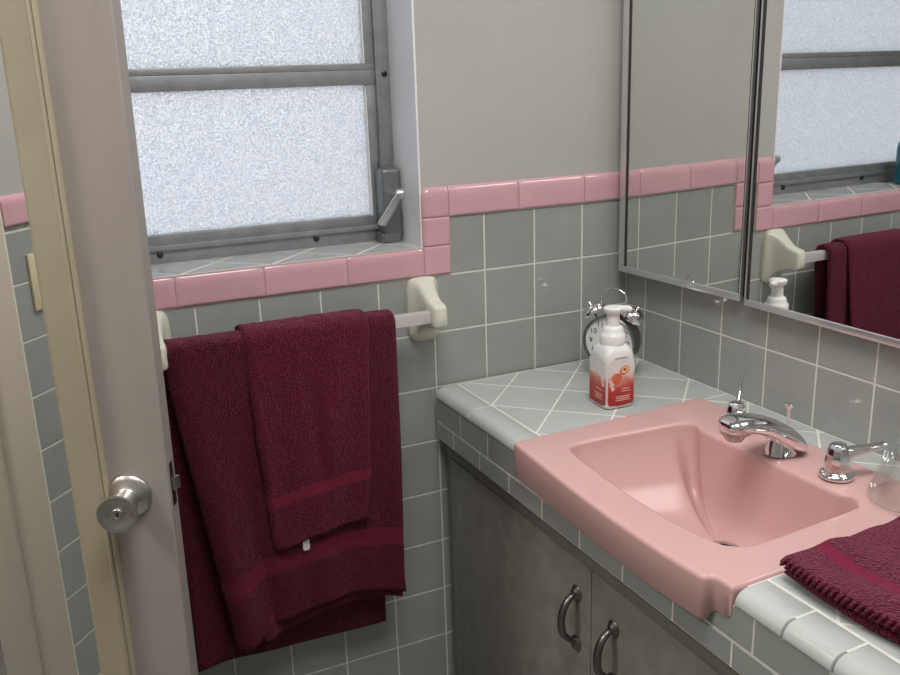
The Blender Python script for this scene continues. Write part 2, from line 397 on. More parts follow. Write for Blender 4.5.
# left wall with the doorway
DY0, DY1, DZ1 = -.711, -.10, .90
bm = B()
box(bm, LW, (-2.3,-.17,-1.13), (DY0-.003,-.004,1.31)); box(bm, LW, (DY1,-.17,-1.13), (0,-.004,1.31)); box(bm, LW, (DY0-.003,-.17,DZ1), (DY1,-.004,1.31))
wl = obj('wall_left', bm, M['plaster'], smooth=0); wl['kind'] = 'structure'
bm = B(); box(bm, LW, (-2.3,-.004,-1.13), (DY0-.003,-.0007,.002)); obj('grout', bm, M['grout'], wl, smooth=0)
bm = B(); grid_tiles(bm, LW, (-2.3,-1.13), (DY0-.0035,0), DY0-.0035, .0115); obj('wainscot_tile', bm, M['tile'], wl, smooth=10)
bm = B(); y = DY0-.0035
while y > -2.3: pillow(bm, LW, max(-2.3,y-.152), y, .0115, .067, 'T'); y -= .152
obj('pink_trim', bm, M['pink_tile'], wl, smooth=60)
bm = B()                                               # door jambs and stops
box(bm, LW, (DY0-.004,-.185,-1.13), (DY0,.001,DZ1), .001)
box(bm, LW, (DY0,-.135,-1.13), (DY0+.012,-.085,DZ1), .0015)
box(bm, LW, (DY1,-.185,-1.13), (DY1+.014,.004,DZ1), .002)
box(bm, LW, (DY0,-.185,DZ1-.014), (DY1,.004,DZ1), .002)
t1 = obj('trim_1', bm, M['white_paint']); t1['kind'] = 'structure'
bm = B(); box(bm, LW, (DY0,-.084,-.315), (DY0+.0012,-.076,-.255)); obj('strike_plate', bm, M['strike'], t1)
bm = B()
box(bm, W0, (-2.75,-2.3,-1.13), (-2.65,.2,1.31)); wh = obj('wall_hall', bm, M['hall'], smooth=0); wh['kind'] = 'structure'
bm = B(); box(bm, W0, (-2.65,.1,-1.13), (-1.7,.2,1.31)); wh = obj('wall_hall_end', bm, M['hall'], smooth=0); wh['kind'] = 'structure'
bm = B(); box(bm, W0, (-2.65,-2.4,-1.13), (-1.6,-2.3,1.31)); wh = obj('wall_hall_rear', bm, M['hall'], smooth=0); wh['kind'] = 'structure'

# light switch beside the doorway (seen in the door's mirror)
t = thing('light_switch', LW(-.81,0,-.155), 'cream light switch plate on gray tiles, reflected at the edge of the framed door mirror', 'light switch')
bm = B(); box(bm, LW, (-.831,0,-.156), (-.757,.006,-.0465), .003); obj('plate', bm, M['switch'], t)
bm = B(); box(bm, LW, (-.799,.005,-.113), (-.789,.013,-.09), .002); obj('toggle', bm, M['switch'], t)

# ------------------------------------------------------------------ window
wn = thing('window_1', W0((WX0+WX1)/2,.125,WZ0), None, None, kind='structure')
WF = lambda x,y,z: Vector((x,y,z+Z0))
y0, y1 = .122, .165
bm = B()
box(bm, WF, (WX0,y0,WZ0), (WX1,y1,-.022), .002); box(bm, WF, (-.480,y0,-.022), (WX1,y1,WZ1), .002)
box(bm, WF, (WX0,y0,-.022), (WX0+.026,y1,WZ1), .002); box(bm, WF, (WX0+.026,y0,WZ1-.03), (-.480,y1,WZ1), .002)
box(bm, WF, (WX0+.02,y0-.006,-.030), (-.478,y0+.004,-.021), .0015)
box(bm, WF, (-.4845,y0-.004,-.02), (-.4785,y0+.004,WZ1-.03), .001)
obj('window_frame', bm, M['alu'], wn)
def sash(z0, z1, lo, hi):
    bm = B(); a, b = y0+.004, y0+.03; L_, R_ = WX0+.028, -.483
    box(bm, WF, (L_,a,z0), (R_,b,z0+lo), .0012); box(bm, WF, (L_,a,z1-hi), (R_,b,z1), .0012)
    box(bm, WF, (L_,a,z0+lo), (L_+.018,b,z1-hi), .0012); box(bm, WF, (R_-.018,a,z0+lo), (R_,b,z1-hi), .0012)
    s = obj('sash', bm, M['alu'], wn)
    bm = B(); box(bm, WF, (L_+.014,y0+.016,z0+lo-.003), (R_-.014,y0+.020,z1-hi+.003)); obj('pane', bm, M['pane'], s, smooth=0)
    bm = B()
    for p, q in (((R_-.0205,y0+.008,z0+lo),(R_-.017,y0+.018,z1-hi)), ((L_+.017,y0+.008,z0+lo),(L_+.0205,y0+.018,z1-hi))): box(bm, WF, p, q)
    obj('glazing_bead', bm, M['plastic_w'], s)
sash(-.0215, .2652, .0175, .0262); sash(.2655, .535, .0115, .020); sash(.5385, .768, .0115, .02)
bm = B()
for x,z in ((-.467,.258),(-.467,.52),(-.905,-.037),(-.62,-.037)): lathe(bm, [(.0055,0),(.0055,.003),(.003,.0045)], WF(x,y0,z), (0,-1,0), 14)
obj('screw', bm, M['strike'], wn)
op = obj('operator_box', (lambda bm: (box(bm, WF, (-.496,.084,-.040), (-.458,.123,.086), .007, 3), box(bm, WF, (-.488,.106,.080), (-.466,.123,.099), .003), bm)[-1])(B()), M['latch_metal'], wn)
bm = B(); box(bm, WF, (-.503,.082,-.0535), (-.463,.116,-.034), .004); lathe(bm, [(.006,0),(.006,.004)], WF(-.494,.082,-.044), (0,-1,0), 12); obj('operator_foot', bm, M['latch_metal'], wn)
bm = B(); P_ = spline([WF(-.484,.026,.0455), WF(-.487,.036,.036), WF(-.494,.055,.012), WF(-.503,.073,-.013)], 6)
tube(bm, P_, [lerp_(.0065,.0118,k/(len(P_)-1)) for k in range(len(P_))], 14, flat=.62)
tube(bm, [WF(-.468,.090,.034), WF(-.476,.058,.0400), WF(-.4838,.027,.0450)], [.0062,.0056,.0060], 12)
lathe(bm, [(.004,-.008),(.0085,-.006),(.0095,0),(.0085,.006),(.004,.008)], WF(-.484,.0265,.0455), (1,-.3,0), 18); obj('operator_lever', bm, M['latch_lever'], op)

# teal bottle on the sill
b0 = WF(-.992,.058,-.0532)
t = thing('shampoo_bottle', b0, 'teal bottle standing on the window sill, only its edge reflected in the big mirror', 'bottle')
bm = B(); lathe(bm, [(.020,0),(.026,.004),(.0265,.09),(.024,.105),(.012,.115),(.011,.122)], b0, (0,0,1), 28); obj('body', bm, M['teal'], t)
bm = B(); lathe(bm, [(.0125,.120),(.013,.123),(.013,.144),(.011,.147)], b0, (0,0,1), 24); obj('cap', bm, M['plastic_w'], t)

# ------------------------------------------------------------------ door
d = thing('door_1', DW(.6,-.0175,-1.12), None, None, kind='structure')
bm = B()
edge = lambda z: -.0085*z-.0030
zs = [-1.12,-.6,-.3,0,.3,.6,.88]
loft(bm, [[DW(edge(z)+.0018,0,z), DW(edge(z),-.0018,z), DW(edge(z),-.0385,z), DW(edge(z)+.0018,-.040,z), DW(.60,-.040,z), DW(.60,0,z)] for z in zs])
obj('door_slab', bm, M['door'], d, smooth=20)
bm = B(); e0 = edge(-.28)
box(bm, lambda s,h,z: DW(s,h,z), (e0-.0008,-.029,-.309), (e0+.004,-.0115,-.246), .001); fp = obj('latch_recess', bm, M['strike'], d)  # dark plate stands in for the shaded recess around the bolt
bm = B(); loft(bm, [[DW(e0,-.015,z), DW(e0-.003,-.015,z), DW(e0-.009,-.024,z), DW(e0-.009,-.026,z), DW(e0,-.026,z)] for z in (-.286,-.268)]); obj('latch_bolt', bm, M['satin'], fp)
kc = DW(.0540,0,-.283); kx = -DM
bm = B(); lathe(bm, [(.0312,0),(.0314,.002),(.0300,.0045),(.0245,.0075),(.016,.0105),(.0140,.013)], kc, kx, 48); ro = obj('rosette', bm, M['satin'], d, smooth=50)
bm = B(); lathe(bm, [(.0125,.010),(.0125,.0165),(.0165,.0175),(.0175,.019),(.0195,.030),(.0225,.045),(.0253,.054),(.0262,.0565),(.0258,.0585),(.0240,.0592),(.0185,.0566),(.0085,.0550),(.0083,.0550)], kc, kx, 48); kn = obj('knob', bm, M['satin'], d, smooth=50)
bm = B(); lathe(bm, [(.0080,.054),(.0080,.0572),(.0074,.0578),(.0052,.0578),(.0050,.0570)], kc, kx, 28); ky = obj('key_cylinder', bm, M['satin'], kn)
bm = B(); kf = kc+kx*.0572
lathe(bm, [(.0019,0),(.0019,.0006)], kf+Vector((0,0,.0012)), kx, 14); box(bm, lambda a,b_,c: kf+DT*a+kx*b_+Vector((0,0,c)), (-.0008,0,-.0036), (.0008,.0006,.001)); obj('keyhole', bm, M['ink'], kn)

# framed mirror on the door
mr = thing('door_mirror', DW(.29,0,-.98), 'tall cream framed mirror fixed to the door face, reflecting the pink and gray tiled wall', 'mirror')
S0, S1, SW = .0772, .515, .0490
ZB, ZT = -.98, .70
prof = [(0,0),(0,.006),(.0022,.0092),(.0046,.0098),(.0062,.0080),(.0078,.0108),(.0100,.0114),(.0120,.0098),(.0135,.0096),(.042,.0082),(.0446,.0078),(.0462,.0056),(.0485,.0050),(.0490,.0036),(.0490,0)]
corner = [(S0,ZB,1,1),(S1,ZB,-1,1),(S1,ZT,-1,-1),(S0,ZT,1,-1)]
bm = B(); rings = [[DW(s+a*p[0], p[1], z+b_*p[0]) for p in prof] for s,z,a,b_ in corner]
V = [[bm.verts.new(p) for p in r] for r in rings]
for i in range(4):
    a, c = V[i], V[(i+1)%4]
    for k in range(len(prof)):
        l = (k+1)%len(prof); bm.faces.new((a[k],a[l],c[l],c[k]))
obj('mirror_frame', bm, M['frame_cream'], mr, smooth=25)
bm = B(); box(bm, DW, (S0+SW-.004,.0005,ZB+SW-.004), (S1-SW+.004,.0034,ZT-SW+.004)); obj('mirror_glass', bm, M['mirror_b'], mr, smooth=0)

# ------------------------------------------------------------------ towel bar
tb = thing('towel_bar', BW(-.705,0,-.228), 'square metal towel bar between two cream ceramic brackets below the window', 'towel bar')
BY, BZ = .067, -.167
bm = B(); box(bm, BW, (-.957,BY-.0085,BZ-.0105), (-.452,BY+.0085,BZ+.0105), .0012); obj('bar', bm, M['alu_bar'], tb)
def bracket(xc):
    bm = B(); n = 28; rings = []
    # sections going out from the wall: half width, z low, z high, h
    sec = [(.0325,-.229,-.106,0),(.0325,-.229,-.106,.007),(.0312,-.2275,-.1062,.0105),(.0268,-.2165,-.1075,.0150),(.0222,-.2075,-.1110,.0215),(.0188,-.2010,-.1175,.030),(.0168,-.1965,-.1260,.040),(.0158,-.1930,-.1345,.051),(.0155,-.1905,-.1405,.062),(.0155,-.1895,-.1430,.075),(.0142,-.188,-.145,.083),(.0100,-.184,-.150,.0875)]
    for hw, zl, zh, h in sec:
        c, r, zc = (zl+zh)/2, [], (zh-zl)/2
        for i in range(n):
            a = 2*PI*i/n; ca, sa = math.cos(a), math.sin(a); p = .42
            r.append(BW(xc+hw*math.copysign(abs(ca)**p,ca), h, c+zc*math.copysign(abs(sa)**p,sa)))
        rings.append(r)
    loft(bm, rings)
    return obj('bracket', bm, M['ceramic'], tb, smooth=60)
bracket(-.4605); bracket(-.9505)

# ------------------------------------------------------------------ towels
def lerp(a,b,t): return a+(b-a)*t
def tab(pts, t):
    if t <= pts[0][0]: return pts[0][1]
    for (a,u),(b,v) in zip(pts, pts[1:]):
        if t <= b:
            k = (t-a)/(b-a); return lerp(u,v,k)
    return pts[-1][1]
def smooth_tab(pts, t):
    v = 0; w = 0
    for k in range(-3,4):
        g = math.exp(-k*k/4); v += g*tab(pts, t+k*.018); w += g
    return v/w
def cloth(name, fn, na, nt, th, mat, parent=None, edge=.012, fuzz=.0011, la=.4, lt=.5, hem=True):
    """fn(a,t)->point on the middle surface; a closed thick sheet with soft rounded rims, uv=(a,t)"""
    P = [[fn(i/na, j/nt) for j in range(nt+1)] for i in range(na+1)]
    bm = B(); uvl = bm.loops.layers.uv.new('UVMap'); UV = {}
    F_, K_ = [], []
    for i in range(na+1):
        rf, rk = [], []
        for j in range(nt+1):
            du = P[min(i+1,na)][j]-P[max(i-1,0)][j]; dv = P[i][min(j+1,nt)]-P[i][max(j-1,0)]
            nn = du.cross(dv); nn = nn.normalized() if nn.length > 1e-12 else Vector((0,-1,0))
            ei = min(i,na-i)/na*la; ej = min(j,nt-j)/nt*lt
            k = 1.0
            for e in (ei,ej):
                if e < edge: q = 1-e/edge; k *= math.sqrt(max(0,1-q*q))
            p = P[i][j]; f = fuzz*noise.noise(p*160)+fuzz*.8*noise.noise(p*70)
            h = max(th*.5*k, .0004)
            vf = bm.verts.new(p+nn*(h+f*k)); vk = bm.verts.new(p-nn*(h+f*k)); UV[vf] = UV[vk] = (i/na, j/nt)
            rf.append(vf); rk.append(vk)
        F_.append(rf); K_.append(rk)
    for i in range(na):
        for j in range(nt):
            bm.faces.new((F_[i][j],F_[i+1][j],F_[i+1][j+1],F_[i][j+1])); bm.faces.new((K_[i][j],K_[i][j+1],K_[i+1][j+1],K_[i+1][j]))
    for i in range(na):
        for j in (0,nt): bm.faces.new((F_[i][j],F_[i+1][j],K_[i+1][j],K_[i][j]))
    for j in range(nt):
        for i in (0,na): bm.faces.new((F_[i][j],F_[i][j+1],K_[i][j+1],K_[i][j]))
    for f in bm.faces:
        for l in f.loops: l[uvl].uv = UV[l.vert]
    return obj(name, bm, mat, parent, smooth=180)

def drape(xl, xr, zf, zb, rb, yb, yf, rip, roll=0, tf=.5):
    """front down to zf(a), back down to zb(a); t=0 back hem, t=1 front hem; tf = parameter at the top of the bar"""
    def fn(a, t):
        if t < tf-.06:
            k = t/(tf-.06); z = lerp(zb(a), BZ, k); y = lerp(yb, BY-rb, k*k); y = BY-rb if k > .999 else y
            side = -(1-k)
        elif t <= tf+.06:
            k = (t-(tf-.06))/.12; ang = PI*(1-k)
            z = BZ+rb*math.sin(ang)**.8 if 0 < k < 1 else BZ; y = BY+rb*math.cos(ang); side = 0
        else:
            k = (t-tf-.06)/(1-tf-.06); z = lerp(BZ, zf(a), k); y = lerp(BY+rb, yf, min(1,k*2.2)); side = k
        x = lerp(xl(side,a), xr(side,a), a)
        y += rip(a, side)
        if roll and side > -.2:
            q = max(0, (roll-a)/roll); y -= .018*q*q*min(1,max(0,side+.2)*4)
        return BW(x, y, z)
    return fn
# bath towel
def bxl(s,a): return tab([(-1,-.945),(0,-.943),(.1,-.940),(.5,-.913),(.9,-.884),(1,-.880)], s)
def bxr(s,a): return tab([(-1,-.582),(-.35,-.575),(0,-.548),(.4,-.552),(.93,-.560),(1,-.558)], s)
bzf = lambda a: smooth_tab([(0,-.722),(.05,-.726),(.11,-.712),(.20,-.692),(.35,-.678),(.55,-.667),(.75,-.668),(.9,-.678),(1,-.689)], a)
bzb = lambda a: smooth_tab([(0,-.775),(.15,-.764),(.4,-.773),(.7,-.775),(1,-.778)], a)
def brip(a,s):
    if s <= 0: return .0015*math.sin(a*9)*(-s)
    return s*(.0042*math.sin(a*12.5+s*1.8)+.0022*math.sin(a*27+2-s*3)) + .006*s*math.exp(-((a-.10)/.06)**2) - .005*s*math.exp(-((a-.22)/.05)**2)
TB = towel_mat('maroon_terry_bath', MAR1, MAR2, bands=((.885,.915),))
bt = cloth('bath_towel', drape(bxl,bxr,bzf,bzb,.0185,.040,.093,brip,roll=.07,tf=.5), 110, 240, .012, TB, edge=.010, la=.39, lt=1.1)
put(bt, 'large maroon bath towel hung over the towel bar beneath the smaller one', 'towel')
def b2l(s,a): return bxl(s,a)+.030
def b2r(s,a): return bxr(s,a)-.004
b2f = lambda a: smooth_tab([(0,-.690),(.08,-.722),(.18,-.713),(.33,-.699),(.55,-.687),(.75,-.687),(.9,-.694),(1,-.702)], a)
def inner(a,t):
    k = t; s = lerp(.15,1,k); x = lerp(b2l(s,a), b2r(s,a), a); z = lerp(-.30, b2f(a), k)
    return BW(x, .0815+.0035*k+brip(a,s)*.8, z)
cloth('folded_layer', inner, 80, 110, .006, TB, bt, edge=.006, la=.36, lt=.5)
# hand towel
def hxl(s,a): return tab([(-1,-.80),(0,-.817),(.2,-.817),(.45,-.813),(.75,-.806),(1,-.801)], s)
def hxr(s,a): return tab([(-1,-.62),(0,-.601),(.3,-.609),(.75,-.619),(1,-.626)], s)
hzf = lambda a: smooth_tab([(0,-.534),(.12,-.538),(.22,-.534),(.34,-.5255),(.6,-.520),(.85,-.515),(1,-.513)], a)
hzb = lambda a: -.46
def hrip(a,s):
    if s <= 0: return 0
    return s*(.0038*math.sin(a*10+1+s*2)+.002*math.sin(a*19+s*4)) - .007*min(1,s*1.6)*math.exp(-((a-.47-.10*s)/.07)**2)*(.4+.6*math.sin(PI*min(1,s*1.2)))
HT = towel_mat('maroon_terry_hand', srgb(72,15,32), srgb(142,45,68), bands=((.865,.893),))
ht = cloth('hand_towel', drape(hxl,hxr,hzf,hzb,.0275,.0265,.1085,hrip,roll=.05,tf=.47), 80, 200, .0095, HT, edge=.009, la=.2, lt=.8)
put(ht, 'smaller maroon hand towel folded over the larger towel on the bar', 'towel')
bm = B()
def tagf(x,h,z): return BW(x,h,z)
pts = [(-.7505,-.515),(-.7385,-.515),(-.7378,-.5445),(-.7400,-.5485),(-.7480,-.5485),(-.7500,-.546)]
loft(bm, [[tagf(x,.1040+.02*(z+.515),z) for x,z in pts],[tagf(x,.1048+.02*(z+.515),z) for x,z in pts]]); obj('care_tag', bm, M['tag'], ht, smooth=0, label='white care tag')

# ------------------------------------------------------------------ countertop
ct = thing('countertop', RW(.6,.23,-.43), 'gray tiled vanity counter with rounded edge tiles around the pink sink', 'countertop')
SL, SR, SB = .3120, .8120, .066                       # sink cut-out
CE = 1.45
bm = B()
for a,b_ in (((.001,.001,-.36),(SL+.002,.428,ZC-.0006)), ((SR-.002,.001,-.36),(CE,.428,ZC-.0006)), ((SL+.002,.001,-.36),(SR-.002,SB+.012,ZC-.0006))): box(bm, CW, a, b_)
box(bm, CW, (.001,.42,-.427), (CE,.4453,-.345))
obj('grout_bed', bm, M['grout'], ct, smooth=0)
CF = lambda s,h,n: CW(s, n, ZC+h)
NB = .398                                             # inner edge of the front cap
bm = B()
kw = dict(top=0, base=-.005, gap=.0034, ch=.0009)
for lo,hi in (((.002,.002),(SL,NB)), ((SR,.002),(CE,NB)), ((SL,.002),(SR,SB))): diag_tiles(bm, CF, lo, hi, .1605, -.183, **kw)
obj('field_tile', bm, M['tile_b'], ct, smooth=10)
def cap(bm, s0, s1):
    s0 += .0011; s1 -= .0011; r = .017; zb = -.343; pr = [(NB+.0012,ZC-.004),(NB+.0012,ZC-.001),(NB+.0025,ZC)]
    for k in range(9):
        a = PI/2*(1-k/8); pr.append((.4475-r+r*math.cos(a), ZC-r+r*math.sin(a)))
    pr += [(.4475,zb+.001),(.4465,zb),(.438,zb)]
    rings = []
    for s, ins in ((s0,.0010),(s0+.0010,0),(s0+.0022,0),(s1-.0022,0),(s1-.0010,0),(s1,.0010)):
        rings.append([CW(s, n-ins*(1 if n > .41 else -.2), z-ins) for n,z in pr])
    loft(bm, rings, True, True)
bm = B()
cuts = [.002,.14,SL]; cuts2 = [SR,.8845,.952,1.1045,1.257,1.41,CE]
for C_ in (cuts,cuts2):
    bm = B()
    for a,b_ in zip(C_,C_[1:]): cap(bm, a, b_)
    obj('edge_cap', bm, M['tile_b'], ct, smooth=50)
FF = lambda s,h,z: CW(s, .446+h, z)
bm = B()
for z0,z1,o,p_ in ((-.3905,-.3435,-.0005,.1055),(-.4275,-.3910,.073,.1055)):
    s = o-p_
    while s < CE:
        q = clip(rect(s,s+p_,z0,z1), (.002,-1), (CE,0))
        if q: tile(bm, FF, q, gap=.0028)
        s += p_
obj('apron_tile', bm, M['tile'], ct, smooth=10)

# ------------------------------------------------------------------ sink
sk = thing('sink', RW(.566,.25,ZC), 'pink porcelain sink with bowed front set in the tiled counter', 'sink')
cs, cn = .566, .285
outer = [(SL,SB),(SL,.452),(.3135,.4565),(.3165,.4590)] + [(.330,.4605),(.40,.4655),(.47,.4715),(.54,.4760),(.60,.4790),(.66,.4800),(.70,.4800),(.735,.4785),(.758,.4770)] + [(.769,.4765),(.7765,.4735),(.7785,.4680),(.7805,.4640),(.7855,.4622),(.8050,.4618),(.8100,.4600),(SR,.445),(SR,SB)]
# the same point set works in the wall frame with n measured from the wall
def RWn(s,n,z): return RW(s,n,z)
bowl = [(.402,.1635),(.4130,.1635),(.4165,.1665),(.4200,.1705),(.4280,.1715),(.704,.1715),(.7115,.1705),(.715,.1665),(.7185,.1640),(.730,.1640),(.7405,.176),(.7425,.200),(.7440,.26),(.7465,.32),(.7475,.360),(.742,.385),(.728,.400),(.70,.4085),(.64,.4135),(.566,.4125),(.50,.4095),(.44,.4045),(.400,.3985),(.380,.390),(.373,.375),(.3725,.35),(.378,.28),(.384,.22),(.388,.180),(.393,.1690)]
def hit(poly, c, ang):
    d = (math.cos(ang), math.sin(ang)); best = None
    for i in range(len(poly)):
        p, q = poly[i], poly[(i+1)%len(poly)]; ex, ey = q[0]-p[0], q[1]-p[1]
        det = d[0]*ey-d[1]*ex
        if abs(det) < 1e-12: continue
        t = ((p[0]-c[0])*ey-(p[1]-c[1])*ex)/det; u = ((p[0]-c[0])*d[1]-(p[1]-c[1])*d[0])/det
        if t > 0 and -1e-9 <= u <= 1+1e-9 and (best is None or t > best): best = t
    return (c[0]+d[0]*best, c[1]+d[1]*best)
angs = {2*PI*i/220 for i in range(220)}
for poly in (outer, bowl):
    for p in poly: angs.add(math.atan2(p[1]-cn, p[0]-cs) % (2*PI))
angs = sorted(angs); A2 = [angs[0]]
for a in angs[1:]:
    if a-A2[-1] > .004: A2.append(a)
angs = A2
O_ = [hit(outer,(cs,cn),a) for a in angs]; I_ = [hit(bowl,(cs,cn),a) for a in angs]
def sm(x, a, b): 
    t = max(0,min(1,(x-a)/(b-a))); return t*t*(3-2*t)
rim0 = ZC+.0035
def rimz(s,n): return rim0+.0025*(1-sm(n,.140,.180))
def toward(p, q, dist):
    l = math.hypot(q[0]-p[0], q[1]-p[1]); k = min(.45, dist/l); return (p[0]+(q[0]-p[0])*k, p[1]+(q[1]-p[1])*k)
rings = []
front = lambda n, s=0: sm(n,.4475,.4535 if s < .5 else .470)
bot = lambda p: lerp(ZC-.004, -.3815, front(p[1],p[0]))
C0 = (cs,cn)
rings.append([RW(*toward(p,C0,.012*front(p[1],p[0])+.0005), bot(p)+.0) for p in O_])
rings.append([RW(*toward(p,C0,.004*front(p[1],p[0])), bot(p)) for p in O_])
rings.append([RW(*toward(p,C0,.001*front(p[1],p[0])), bot(p)+.003*front(p[1],p[0])) for p in O_])
er = .0065
for k in range(6):
    a = PI/2*k/5; rings.append([RW(*toward(p,C0,er*(1-math.cos(a))), rimz(*p)-er+er*math.sin(a)) for p in O_])
for k in range(1,15):
    t = k/15; R_ = []
    for p,q in zip(O_,I_):
        p2 = toward(p,C0,er); q2 = toward(q,p,.008); s,n = lerp(p2[0],q2[0],t), lerp(p2[1],q2[1],t); R_.append(RW(s,n,rimz(s,n)))
    rings.append(R_)
lipr = .008
for k in range(6):
    a = PI/2*k/5
    rings.append([RW(*toward(q,p,lipr*(1-math.sin(a))), rimz(*toward(q,p,.012))-lipr*(1-math.cos(a))) for p,q in zip(O_,I_)])
dc, dr, DEP = (.566,.2400), .024, .130
side2 = [(.035,.10),(.075,.20),(.125,.30),(.185,.405),(.255,.51),(.335,.61),(.42,.70),(.515,.78),(.61,.85),(.71,.91),(.81,.955),(.91,.985),(1.0,1.0)]
back2 = [(.015,.10),(.035,.22),(.06,.34),(.09,.46),(.125,.575),(.165,.68),(.215,.77),(.28,.845),(.37,.90),(.48,.94),(.62,.968),(.80,.988),(1.0,1.0)]
for (f0,g0),(f1,g1) in zip(side2,back2):
    R_ = []
    for q,a in zip(I_,angs):
        wb_ = 1-sm(q[1],.163,.20); f_, g = lerp(f0,f1,wb_), lerp(g0,g1,wb_)
        ad = math.atan2(q[1]-dc[1], q[0]-dc[0]); e = (dc[0]+dr*math.cos(ad), dc[1]+dr*math.sin(ad))
        s,n = lerp(q[0],e[0],f_), lerp(q[1],e[1],f_)
        z1 = rimz(*q)-lipr; R_.append(RW(s,n, lerp(z1, ZC-DEP, g)))
    rings.append(R_)
bm = B(); R = loft(bm, rings, True, False); obj('basin', bm, M['pink'], sk, smooth=70)
bm = B(); dcw = RW(dc[0],dc[1],ZC-DEP)
lathe(bm, [(dr+.003,-.004),(dr+.003,.0012),(dr,.0022),(dr-.005,.001),(dr-.006,-.006)], dcw, (0,0,1), 32); dr_o = obj('drain_ring', bm, M['chrome'], sk)
bm = B(); lathe(bm, [(.0001,-.0005),(dr-.0062,-.0005),(dr-.0062,-.003)], dcw, (0,0,1), 28); obj('drain_hole', bm, M['drain_shade'], dr_o)  # flat dark disc; the shade down the drain is its colour

# ------------------------------------------------------------------ faucet
DZ = ZC+.009
fc = thing('faucet', RW(.567,.12,DZ), 'chrome sink faucet with short spout and two lever handles', 'faucet')
bm = B()
# spout: cross-sections along its length (n, z centre, half width, half height, squareness)
secs = [(n,DZ+z_,w_,h_) for n,z_,w_,h_ in ((.0980,.0020,.0090,.0020),(.1030,.0050,.0210,.0050),(.1120,.0110,.0300,.0110),(.1230,.0180,.0345,.0165),(.1360,.0265,.0340,.0195),(.1520,.0370,.0312,.0185),(.1700,.0475,.0285,.0158),(.1900,.0560,.0266,.0136),(.2120,.0612,.0252,.0124),(.2320,.0632,.0244,.0122),(.2430,.0632,.0226,.0114),(.2490,.0630,.0178,.0092),(.2515,.0625,.0105,.0060))]
rings = []
for n,zc,hw,hh in secs:
    r = []
    for i in range(28):
        a = 2*PI*i/28; ca, sa = math.cos(a), math.sin(a); p = .72
        r.append(RW(.567+hw*math.copysign(abs(ca)**p,ca), n, max(DZ-.001, zc+hh*math.copysign(abs(sa)**p,sa))))
    rings.append(r)
loft(bm, rings); sp = obj('spout', bm, M['chrome'], fc, smooth=70)
bm = B(); loft(bm, [[RW(.567+w*math.cos(2*PI*i/24), .136+l*math.sin(2*PI*i/24), z) for i in range(24)] for w,l,z in ((.0225,.026,DZ-.001),(.0215,.025,DZ+.003),(.0185,.022,DZ+.016),(.016,.018,DZ+.030))]); obj('spout_base', bm, M['chrome'], sp, smooth=50)
bm = B(); lathe(bm, [(.0140,.002),(.0148,-.002),(.0145,-.011),(.0130,-.0135),(.0100,-.0135),(.0097,-.010)], RW(.567,.2325,DZ+.0535), (0,0,1), 28); obj('aerator', bm, M['satin'], sp)
def handle(s0, n0, ds, dn, zt, wk=1.0):
    c = RW(s0,n0,DZ-.0005)
    bm = B(); lathe(bm, [(.0235,0),(.0240,.002),(.0225,.006),(.0185,.0075),(.0175,.0085)], c, (0,0,1), 40)
    h = obj('handle', bm, M['chrome'], fc, smooth=50)
    bm = B(); lathe(bm, [(.0150,.007),(.0178,.0095),(.0178,.016),(.0165,.028),(.0142,.041),(.0122,.0465),(.0100,.049),(.004,.0496)], c, (0,0,1), 10); obj('handle_hub', bm, M['chrome'], h, smooth=25)
    bm = B(); rings = []
    for k,(f,hw,hh,zz) in enumerate([(.10,.0085,.014,.030),(.22,.0088,.0105,.037),(.35,.0080,.0080,.0440),(.55,.0072,.0064,.050),(.75,.0072,.0056,.0550),(.92,.0076,.0054,.0600),(1.0,.0060,.0036,.0635)]):
        s, n = s0+ds*f, n0+dn*f; hw *= wk; l = math.hypot(ds,dn); ps, pn = -dn/l, ds/l
        zz = lerp(.030, zt, (zz-.030)/.0335)
        rings.append([RW(s+ps*hw*math.cos(2*PI*i/16), n+pn*hw*math.cos(2*PI*i/16), DZ+zz+hh*math.sin(2*PI*i/16)) for i in range(16)])
    loft(bm, rings); obj('lever', bm, M['chrome'], h, smooth=60)
handle(.6685,.134, .033,-.053, .0485, 1.15); handle(.4690,.134, -.044,-.054, .0735, .5)
bm = B(); c = RW(.512,.064,DZ-.0005); lathe(bm, [(.006,0),(.006,.002),(.0025,.003),(.0024,.036),(.0045,.039),(.0080,.0445),(.0082,.0470),(.006,.0485),(.001,.0488)], c, (0,0,1), 20); obj('pop_up_rod', bm, M['chrome'], fc)

# ------------------------------------------------------------------ vanity cabinet
vc = thing('vanity_cabinet', RW(.7,.22,-1.13), 'gray laminate vanity cabinet with two doors beneath the tiled counter', 'cabinet')
CN = .430
VF = lambda s,n,z: CW(s, n, z)
bm = B()
box(bm, VF, (.004,.40,-1.13), (.020,CN-.002,-.429)); box(bm, VF, (.02,.02,-1.06), (CE,.03,-.47)); box(bm, VF, (CE-.02,.03,-1.06), (CE,.41,-.43)); box(bm, VF, (.02,.03,-1.06), (CE-.02,.40,-1.04)); box(bm, VF, (.02,.36,-1.13), (CE,.375,-1.06))
box(bm, VF, (.020,.395,-1.06), (CE,.406,-.429))
obj('cabinet_body', bm, M['cab_rail'], vc, smooth=0)
bm = B(); box(bm, VF, (.006,.400,-.4612), (CE,CN+.0012,-.4300), .001); obj('top_rail', bm, M['cab_rail'], vc)
bm = B(); box(bm, VF, (.008,.412,-.4318), (CE,CN+.0125,-.4270), .0006); obj('shadow_strip', bm, M['gap_shade'], vc)  # dark strip paints the shadow line beneath the apron tiles
def cab_door(s0, s1):
    bm = B(); box(bm, VF, (s0,.410,-1.03), (s1,CN,-.4645), .0015); return obj('door', bm, M['cabinet'], vc, smooth=30)
